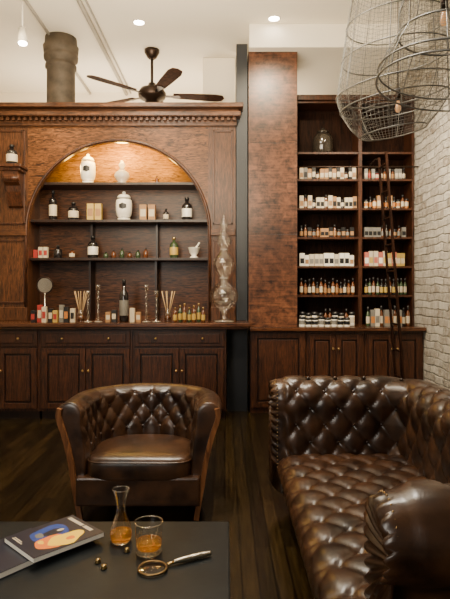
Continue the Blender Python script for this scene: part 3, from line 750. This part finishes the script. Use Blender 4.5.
# ---------------------------------------------------------------- tub chair
cx0=-.485
co=(cx0,3.4,0)
CH=empty("tub_armchair",co,"dark brown leather tub armchair with tufted back and wooden frame","armchair")
pth=[Vector((cx0-.298,3.10,0))]
for q in range(25):
    t=math.pi*q/24; pth.append(Vector((cx0-.298*math.cos(t),3.36+.27*math.sin(t),0)))
pth.append(Vector((cx0+.298,3.10,0)))
pth=list(reversed(pth))
csec=[(.0,.25),(.001,.33),(.006,.40),(.015,.47),(.026,.53)]
for q in range(0,13):
    a=math.radians(178-q*18); csec.append((.096+.070*math.cos(a),.588+.068*math.sin(a)))
csec+=[(.116,.50),(.096,.42),(.075,.31),(.062,.10),(.0,.10)]
sweep_tufted("tufted_back",pth,csec,.0095,.112,.074,.022,(.145,.367),CH,co,v0=.145,br=.009,dome=.010,pleat=.010,chan=True,pdec=.05)
for sg in (-1,1):
    b=MB()
    hw=[(.142,.625),(.150,.59),(.142,.55),(.120,.49),(.100,.42),(.080,.33),(.066,.24),(.055,.17),(.038,.08),(.026,0.004)]
    pp=[Vector((cx0+sg*(.298+a),3.078,z)) for a,z in hw]
    pr,_=resample(pp,.02)
    b.tube(pr,0,'woodlight',rect=(.028,.028))
    b.done("front_leg",(cx0+sg*.33,3.085,0),parent=CH,label="curved walnut arm facing and front leg")
    b=MB(); b.tube([(cx0+sg*.26,3.60,.20),(cx0+sg*.28,3.66,.002)],[.024,.016],'woodlight',8); b.done("back_leg",(cx0+sg*.26,3.6,0),parent=CH)
b=MB(); b.box(cx0-.345,cx0+.345,3.045,3.13,.088,.248,'leather',.012)
b.done("seat_rail",(cx0,3.1,.155),parent=CH)
b=MB(); b.prism([(cx0+.345*math.cos(t*math.pi/16),3.36+.32*math.sin(t*math.pi/16),.10) for t in range(17)]+[(cx0-.335,3.131,.10),(cx0+.335,3.131,.10)],(0,0,.11),'leather'); b.done("seat_base",(cx0,3.4,.15),parent=CH)
b=MB(); mi=b.mi('leather')
def outl(t):
    c,s=math.cos(t),math.sin(t)
    if s<0: return (.300*abs(c)**.30*(1 if c>0 else -1), -.285*abs(s)**.30)
    return (.300*abs(c)**.8*(1 if c>0 else -1), .25*abs(s)**.8)
prof=[(.0,.212),(.93,.212),(.975,.222),(.995,.245),(1.0,.275),(1.0,.310),(.985,.335),(.95,.350),(.88,.359),(.7,.366),(.4,.371),(.2,.373),(0,.373)]
rings=[]
yc=3.325
for s_,z in prof:
    if s_==0: rings.append([b.bm.verts.new((cx0,yc,z))])
    else: rings.append([b.bm.verts.new((cx0+outl(2*math.pi*q/96)[0]*s_,yc+outl(2*math.pi*q/96)[1]*s_,z)) for q in range(96)])
for A,B in zip(rings,rings[1:]):
    for q in range(96):
        q2=(q+1)%96
        if len(A)==1: f=b.bm.faces.new((A[0],B[q2],B[q]))
        elif len(B)==1: f=b.bm.faces.new((A[q],A[q2],B[0]))
        else: f=b.bm.faces.new((A[q],A[q2],B[q2],B[q]))
        f.material_index=mi; f.smooth=True
b.tube([(cx0+outl(2*math.pi*q/96)[0]*.993,yc+outl(2*math.pi*q/96)[1]*.993,.330) for q in range(96)],.005,'leather',6,closed=True)
b.done("seat_cushion",(cx0,yc,.3),parent=CH)
# ---------------------------------------------------------------- coffee table
T=empty("coffee_table",(-.7,1.6,0),"low near-black slate-topped coffee table","table")
b=MB(); b.box(-1.45,.015,1.15,2.006,.405,.45,'slate',.006); b.done("table_top",(-.7,1.6,.405),parent=T)
b=MB(); b.box(-1.40,-.035,1.20,1.956,.34,.404,'black',.004); b.done("apron",(-.7,1.6,.34),parent=T)
for x in (-1.37,-.07):
    for y in (1.23,1.925):
        b=MB(); b.box(x-.03,x+.03,y-.03,y+.03,0.001,.339,'black',.004); b.done("leg",(x,y,0),parent=T)
tz=.451
def magazine(cxm,cym,ang,w,h,z,th,blocks,label,base):
    Rm=Matrix.Rotation(ang,3,'Z'); c=Vector((cxm,cym,0))
    b=MB(); b.box(cxm-w/2+.001,cxm+w/2-.001,cym-h/2+.001,cym+h/2-.001,z+.0012,z+th-.0012,'pages',rot=Rm)
    o=b.done("magazine",(cxm,cym,z),label=label,category="magazine")
    b=MB(); b.box(cxm-w/2,cxm+w/2,cym-h/2,cym+h/2,z+th-.001,z+th,base,rot=Rm)
    b.box(cxm-w/2,cxm+w/2,cym-h/2,cym+h/2,z,z+.001,base,rot=Rm)
    for q_,(pl,m) in enumerate(blocks):
        b.poly([Rm@Vector((u*w,v*h,0))+c+Vector((0,0,z+th+.0003+.00006*q_)) for u,v in pl],m)
    b.done("cover",(cxm,cym,z+th),parent=o)
    b=MB(); p=Rm@Vector((-w/2+.001,0,0))+c
    b.box(p.x-.001,p.x+.001,p.y-h/2,p.y+h/2,z+.001,z+th-.001,base,rot=Rm); b.done("spine",(p.x,p.y,z),parent=o)
def rc(u0,u1,v0,v1): return [(u0,v0),(u1,v0),(u1,v1),(u0,v1)]
def blob(cu,cv,ru,rv,n=14,ph=0,wob=.15): return [(cu+ru*(1+wob*math.sin(3*t+ph))*math.cos(t),cv+rv*(1+wob*math.cos(2*t+ph))*math.sin(t)) for t in [2*math.pi*k/n for k in range(n)]]
magazine(-.672,1.745,math.radians(-38),.20,.255,tz,.018,[(rc(-.45,.1,.1,.4),'skinp'),(rc(-.40,.40,-.44,-.40),'paper')],"thick dark magazine lying beneath another","navy")
magazine(-.562,1.815,math.radians(-44),.20,.25,tz+.0188,.016,[
 (blob(-.12,-.02,.26,.30,18,.5),'blue'),
 (blob(.18,-.14,.22,.22,18,1.2),'skinp'),
 (blob(.24,.06,.20,.24,18,2.2,.2),'yel'),
 (blob(.28,.10,.06,.07,12,.3),'skinp'),
 (blob(-.10,.02,.10,.16,16,0,.1),'navy'),
 (blob(-.10,.13,.04,.055,12,0,.05),'paper'),
 (blob(-.14,-.16,.09,.06,12,1),'grey'),
 (blob(.10,-.24,.07,.04,10,1),'yel'),
 (rc(-.42,.02,.38,.44),'paper'),(rc(.06,.30,.38,.44),'paper'),(rc(-.38,-.06,-.44,-.42),'paper'),(rc(-.38,-.12,-.41,-.395),'paper')],"glossy navy magazine with orange, yellow and blue cover picture","navy")
xx,yy=-.349,1.845
b=MB(); b.lathe(xx,yy,tz,[(0,0),(.032,0),(.036,.006),(.038,.028),(.032,.055),(.018,.090),(.0145,.112),(.017,.135),(.028,.175)],'glass',32)
b.ring((xx,yy,tz+.175),.028,.0012,'globe',32)
b.done("glass_carafe",(xx,yy,tz),label="small clear glass carafe with amber spirit on the table",category="carafe")
b=MB(); b.lathe(xx,yy,tz,[(0,.004),(.031,.0045),(.0345,.009),(.0368,.026),(.0362,.034),(0,.034)],'whiskey',32)
b.done("carafe_spirit",(xx,yy,tz+.003),label="amber spirit filling the bottom of the carafe",category="drink")
xx,yy=-.244,1.764
b=MB(); b.lathe(xx,yy,tz,[(0,0),(.038,0),(.041,.006),(.045,.10)],'glass',28)
b.lathe(xx,yy,tz,[(0,.016),(.036,.016),(.0385,.009),(.036,.003)],'globe',28)
b.ring((xx,yy,tz+.1),.045,.0016,'globe',32); b.ring((xx,yy,tz+.006),.040,.0018,'globe',32)
b.done("whiskey_tumbler",(xx,yy,tz),label="thick-based clear glass tumbler with a little amber spirit",category="glass")
b=MB(); b.lathe(xx,yy,tz,[(0,.020),(.0395,.020),(.0410,.040),(0,.040)],'whiskey',28)
b.done("tumbler_spirit",(xx,yy,tz+.020),label="amber spirit inside the tumbler",category="drink")
mc=Vector((-.218,1.655,tz)); hd=Vector((-.041,1.744,tz)); dr=(hd-mc).normalized()
e=empty("magnifying_glass",mc,"magnifying glass with dark rim and ornate silver handle","magnifying glass")
b=MB(); b.ring(mc+Vector((0,0,.006)),.042,.004,'oldbrass',32); b.done("rim",mc,parent=e)
b=MB(); b.lathe(mc.x,mc.y,mc.z,[(0,.008),(.038,.006)],'lens',28); b.done("lens",mc,parent=e)
b=MB(); b.tube([mc+dr*.047+Vector((0,0,.007)),mc+dr*.07+Vector((0,0,.008))],.005,'brass',8)
hp=[mc+dr*(.068+.005*q)+Vector((0,0,.010)) for q in range(26)]
b.tube(hp,[.005+.0035*math.sin(math.pi*min(1,q/25))+.0018*(q%2)+(.001 if q>16 else 0) for q in range(26)],'silver',10); b.done("handle",mc+dr*.1,parent=e,label="ornate beaded silver handle")
for (px,py) in ((98,563),(104,569),(127,552)):
    d=.85*F/(py-HY); x=PX(px,d)
    b=MB(); b.lathe(x,d,tz,[(0,0),(.008,0),(.010,.003),(.006,.008),(.008,.011),(0,.013)],'brass',14); b.done("brass_stud",(x,d,tz),label="tiny brass stud lying on the table",category="stud")
# ---------------------------------------------------------------- ceiling fan
xf_,yf_=PX(152,6.24),6.24; zf=PZ(98,6.24)
e=empty("ceiling_fan",(xf_,yf_,CE),"dark bronze ceiling fan with brown wooden blades","ceiling fan")
b=MB(); b.lathe(xf_,yf_,CE-.001,[(0,0),(.085,0),(.085,-.03),(.05,-.09),(.02,-.11),(0,-.11)],'bronze',20); b.done("canopy",(xf_,yf_,CE),parent=e)
b=MB(); b.tube([(xf_,yf_,CE-.105),(xf_,yf_,zf+.16)],.016,'bronze',10); b.done("downrod",(xf_,yf_,CE-.1),parent=e)
b=MB(); b.lathe(xf_,yf_,zf,[(0,.17),(.04,.165),(.05,.13),(.13,.10),(.16,.05),(.15,0),(.09,-.03),(.07,-.07),(.04,-.10),(0,-.11)],'bronze',24); b.done("motor_housing",(xf_,yf_,zf),parent=e)
for q in range(5):
    a=math.radians(8+72*q); Rz=Matrix.Rotation(a,3,'Z'); Rt=Matrix.Rotation(math.radians(-9),3,'X')
    b=MB(); ol=[(.24,-.05),(.45,-.065),(.72,-.075),(.80,-.055),(.825,0),(.80,.055),(.72,.075),(.45,.065),(.24,.05)]
    P=[Vector((xf_,yf_,zf+.03))+Rz@(Rt@Vector((u,v,0))) for u,v in ol]
    b.prism(P,(0,0,.008),'blade'); o=b.done("blade",(xf_,yf_,zf+.03),parent=e)
    b=MB(); P=[Vector((xf_,yf_,zf+.022))+Rz@(Rt@Vector((u,v,0))) for u,v in ((.12,-.02),(.22,-.02),(.30,-.04),(.33,0),(.30,.04),(.22,.02),(.12,.02))]
    b.prism(P,(0,0,.007),'bronze'); b.done("blade_bracket",(xf_,yf_,zf),parent=e)
xp=PX(61,5.95); hp_=CE-HT
b=MB(); b.lathe(xp,5.95,HT+.001,[(0,0),(.15,0),(.155,.05),(.148,.1),(.148,hp_-.34),(.165,hp_-.33),(.165,hp_-.30),(.150,hp_-.29),(.150,hp_-.26),(.178,hp_-.24),(.182,hp_-.20),(.168,hp_-.185),(.18,hp_-.17),(.188,hp_-.10),(.172,hp_-.085),(.165,hp_-.003),(0,hp_-.003)],'iron',28)
b.done("iron_flue_pipe",(xp,5.95,HT),label="thick rusty iron pipe with ridged collar rising to ceiling",category="pipe")
for i,(x,r) in enumerate(((-1.36,.022),(-1.86,.016),(-1.30,.010))):
    b=MB(); b.tube([(x,2.0,CE-r-.002),(x,7.59,CE-r-.002)],r,'greywall',10)
    b.done("ceiling_conduit",(x,4,CE),label="grey metal conduit pipe running along the ceiling",category="pipe")
xs=-1.86; ys=5.05
e=empty("track_spotlight",(xs,ys,CE-.036),"small white track spotlight hanging from the ceiling conduit","spotlight")
b=MB(); b.tube([(xs,ys,CE-.036),(xs,ys,3.66)],.008,'white',8); b.done("stem",(xs,ys,3.8),parent=e)
b=MB(); b.tube([(xs,ys,3.68),(xs+.01,ys-.02,3.54)],[.035,.045],'white',16); b.done("lamp_head",(xs,ys,3.6),parent=e)
b=MB(); b.tube([(xs+.01,ys-.02,3.539),(xs+.0105,ys-.021,3.534)],.038,'downl',16); b.done("lens",(xs,ys,3.53),parent=e)
dls=[(PX(139,5.58),5.58),(PX(274,5.50),5.50),(-1.9,3.6),(.6,3.2)]
for (x,y) in dls:
    e=empty("recessed_downlight",(x,y,CE-.001),"small round recessed ceiling downlight","downlight")
    b=MB(); b.ring((x,y,CE-.006),.06,.006,'white',24); b.done("trim_ring",(x,y,CE),parent=e)
    b=MB(); b.lathe(x,y,CE-.008,[(0,0),(.05,0),(.05,.006),(0,.006)],'downl',20); b.done("lens",(x,y,CE),parent=e)
# ---------------------------------------------------------------- wire pendants
def wire_lamp(cxw,cyw,prof,label,nseg,nr_,bulbz,hoops,th=.0019,tilt=0.0):
    e=empty("wire_pendant_lamp",(cxw,cyw,CE),label,"pendant lamp")
    pv,_=resample([Vector((r,0,z)) for r,z in prof],.005)
    L=len(pv)-1
    zt=prof[0][1]; zb=prof[-1][1]
    # hand-made shade: each level leans a little, so the lower rims sit tilted
    def pt(r,a,z):
        f=(zt-z)/(zt-zb)
        return (cxw+r*math.cos(a)-.03*f*tilt, cyw+r*math.sin(a), z+tilt*f*(.16*r*math.cos(a)+.05*r*math.sin(a)*1.0))
    b=MB(); mi=b.mi('wire'); rings=[]
    for q in range(nr_+1):
        p=pv[int(round(L*q/nr_))]
        rings.append([b.bm.verts.new(pt(p.x,2*math.pi*k_/nseg,p.z)) for k_ in range(nseg)])
    for q in range(nr_):
        for k_ in range(nseg):
            f=b.bm.faces.new((rings[q][k_],rings[q+1][k_],rings[q+1][(k_+1)%nseg],rings[q][(k_+1)%nseg])); f.material_index=mi
    o=b.done("wire_mesh_shade",(cxw,cyw,prof[0][1]),parent=e)
    w=o.modifiers.new("w",'WIREFRAME'); w.thickness=th; w.use_replace=True
    b=MB()
    for z_i in hoops:
        r,z=prof[z_i]; b.tube([pt(r,2*math.pi*k_/56,z) for k_ in range(56)],.0048,'wire',6,closed=True)
    for q in range(8):
        a=2*math.pi*(q+.5)/8; b.tube([pt(p.x,a,p.z) for p in pv[::4]+[pv[-1]]],.0030,'wire',5)
    b.done("frame",(cxw,cyw,prof[0][1]),parent=e)
    b=MB(); b.tube([(cxw,cyw,CE-.001),(cxw,cyw,bulbz+.12)],.004,'bronze',6); b.done("cord",(cxw,cyw,CE),parent=e)
    b=MB(); b.lathe(cxw,cyw,bulbz,[(0,.13),(.016,.13),(.018,.05),(0,.05)],'bronze',12); b.done("socket",(cxw,cyw,bulbz),parent=e)
    b=MB(); b.lathe(cxw,cyw,bulbz,[(0,.05),(.010,.045),(.018,.01),(.019,-.01),(.012,-.025),(0,-.03)],'bulb',16); b.done("bulb",(cxw,cyw,bulbz),parent=e)
    return e
dA=3.6
xa=PX(398,dA)
wire_lamp(xa,dA,[(.24,PZ(-34,dA)),(.29,PZ(-8,dA)),(.32,PZ(24,dA)),(.345,PZ(56,dA)),(.375,PZ(90,dA)),(.345,PZ(104,dA)),(.28,PZ(120,dA)),(.21,PZ(132,dA))],"large wire mesh bell-shaped pendant lamp hanging by the brick wall",72,40,PZ(108,dA),(0,2,3,4,5,7),tilt=1.0)
dB=2.7; xb_=PX(444,dB)
wire_lamp(xb_,dB,[(.08,PZ(-45,dB)),(.17,PZ(-20,dB)),(.22,PZ(8,dB)),(.23,PZ(34,dB)),(.28,PZ(50,dB)),(.335,PZ(72,dB)),(.345,PZ(84,dB))],"wire mesh cloche pendant lamp hanging nearer the sofa",64,30,PZ(20,dB),(1,3,5,6),th=.0016,tilt=-.8)
# ---------------------------------------------------------------- lights
def area(loc,target,sx,sy,power,col,name):
    l=bpy.data.lights.new(name,'AREA'); l.shape='RECTANGLE'; l.size=sx; l.size_y=sy; l.energy=power; l.color=col
    o=bpy.data.objects.new(name,l); bpy.context.collection.objects.link(o); o.location=loc
    o.rotation_euler=(Vector(target)-Vector(loc)).to_track_quat('-Z','Y').to_euler(); return o
def spot(loc,target,power,col,ang,name,blend=.6,r=.05):
    l=bpy.data.lights.new(name,'SPOT'); l.energy=power; l.color=col; l.spot_size=math.radians(ang); l.spot_blend=blend; l.shadow_soft_size=r
    o=bpy.data.objects.new(name,l); bpy.context.collection.objects.link(o); o.location=loc
    o.rotation_euler=(Vector(target)-Vector(loc)).to_track_quat('-Z','Y').to_euler(); return o
def point(loc,power,col,name,r=.05):
    l=bpy.data.lights.new(name,'POINT'); l.energy=power; l.color=col; l.shadow_soft_size=r
    o=bpy.data.objects.new(name,l); bpy.context.collection.objects.link(o); o.location=loc; return o
area((-1.5,-1.0,2.0),(-.3,3.6,.6),1.0,1.5,70,(1,.93,.82),"window_light")
area((-.8,3.2,3.9),(-.5,3.4,0),1.0,.8,80,(1,.88,.70),"ceiling_fill")
area((-.6,3.2,2.7),(-.6,4.6,4.0),2.2,1.6,175,(1,.84,.60),"ceiling_bounce")  # added up-light that brightens the ceiling, no fixture here
area((-.9,6.9,3.0),(-.9,7.0,4.0),3.5,.5,70,(1,.82,.58),"rear_ceiling_wash")
spot((dls[0][0],4.6,3.9),(-1.2,5.8,1.5),270,(1,.77,.46),80,"hutch_spot")
spot((-2.0,4.5,3.9),(-2.1,5.8,1.2),160,(1,.77,.46),80,"hutch_spot")
spot((.5,4.4,3.9),(.5,5.9,2.6),210,(1,.82,.56),65,"column_spot")
spot((1.5,4.3,3.7),(1.4,6.0,1.5),250,(1,.82,.58),66,"shelf_spot")
spot((.9,4.0,3.6),(2.07,5.2,1.8),270,(1,.90,.74),85,"brick_wall_spot")
spot((.5,2.9,3.9),(.75,2.5,.3),280,(1,.90,.76),80,"sofa_spot",r=.12)
spot((-.45,2.3,3.9),(-.48,3.45,.45),330,(1,.90,.76),46,"chair_spot",r=.10)
area((cx,5.815,2.74),(cx,6.11,2.74),.75,.03,24,(1,.56,.09),"arch_strip_lamp")
point((cx,5.96,2.78),20,(1,.58,.10),"arch_lamp",.05)
point((cx-.5,5.96,2.60),5,(1,.56,.10),"arch_lamp",.05)
point((cx+.5,5.96,2.60),5,(1,.56,.10),"arch_lamp",.05)
w=bpy.data.worlds.new("World"); bpy.context.scene.world=w; w.use_nodes=True
w.node_tree.nodes["Background"].inputs[0].default_value=(1,.90,.76,1); w.node_tree.nodes["Background"].inputs[1].default_value=0.10
# ---------------------------------------------------------------- camera
cam=bpy.data.cameras.new("camera"); cam.sensor_fit='AUTO'; cam.sensor_width=36; cam.lens=F/599*36
cam.shift_y=-(299.5-HY)/599
co_=bpy.data.objects.new("camera",cam); bpy.context.collection.objects.link(co_)
co_.location=(0,0,CZ); co_.rotation_euler=(math.radians(90),0,0)
bpy.context.scene.camera=co_
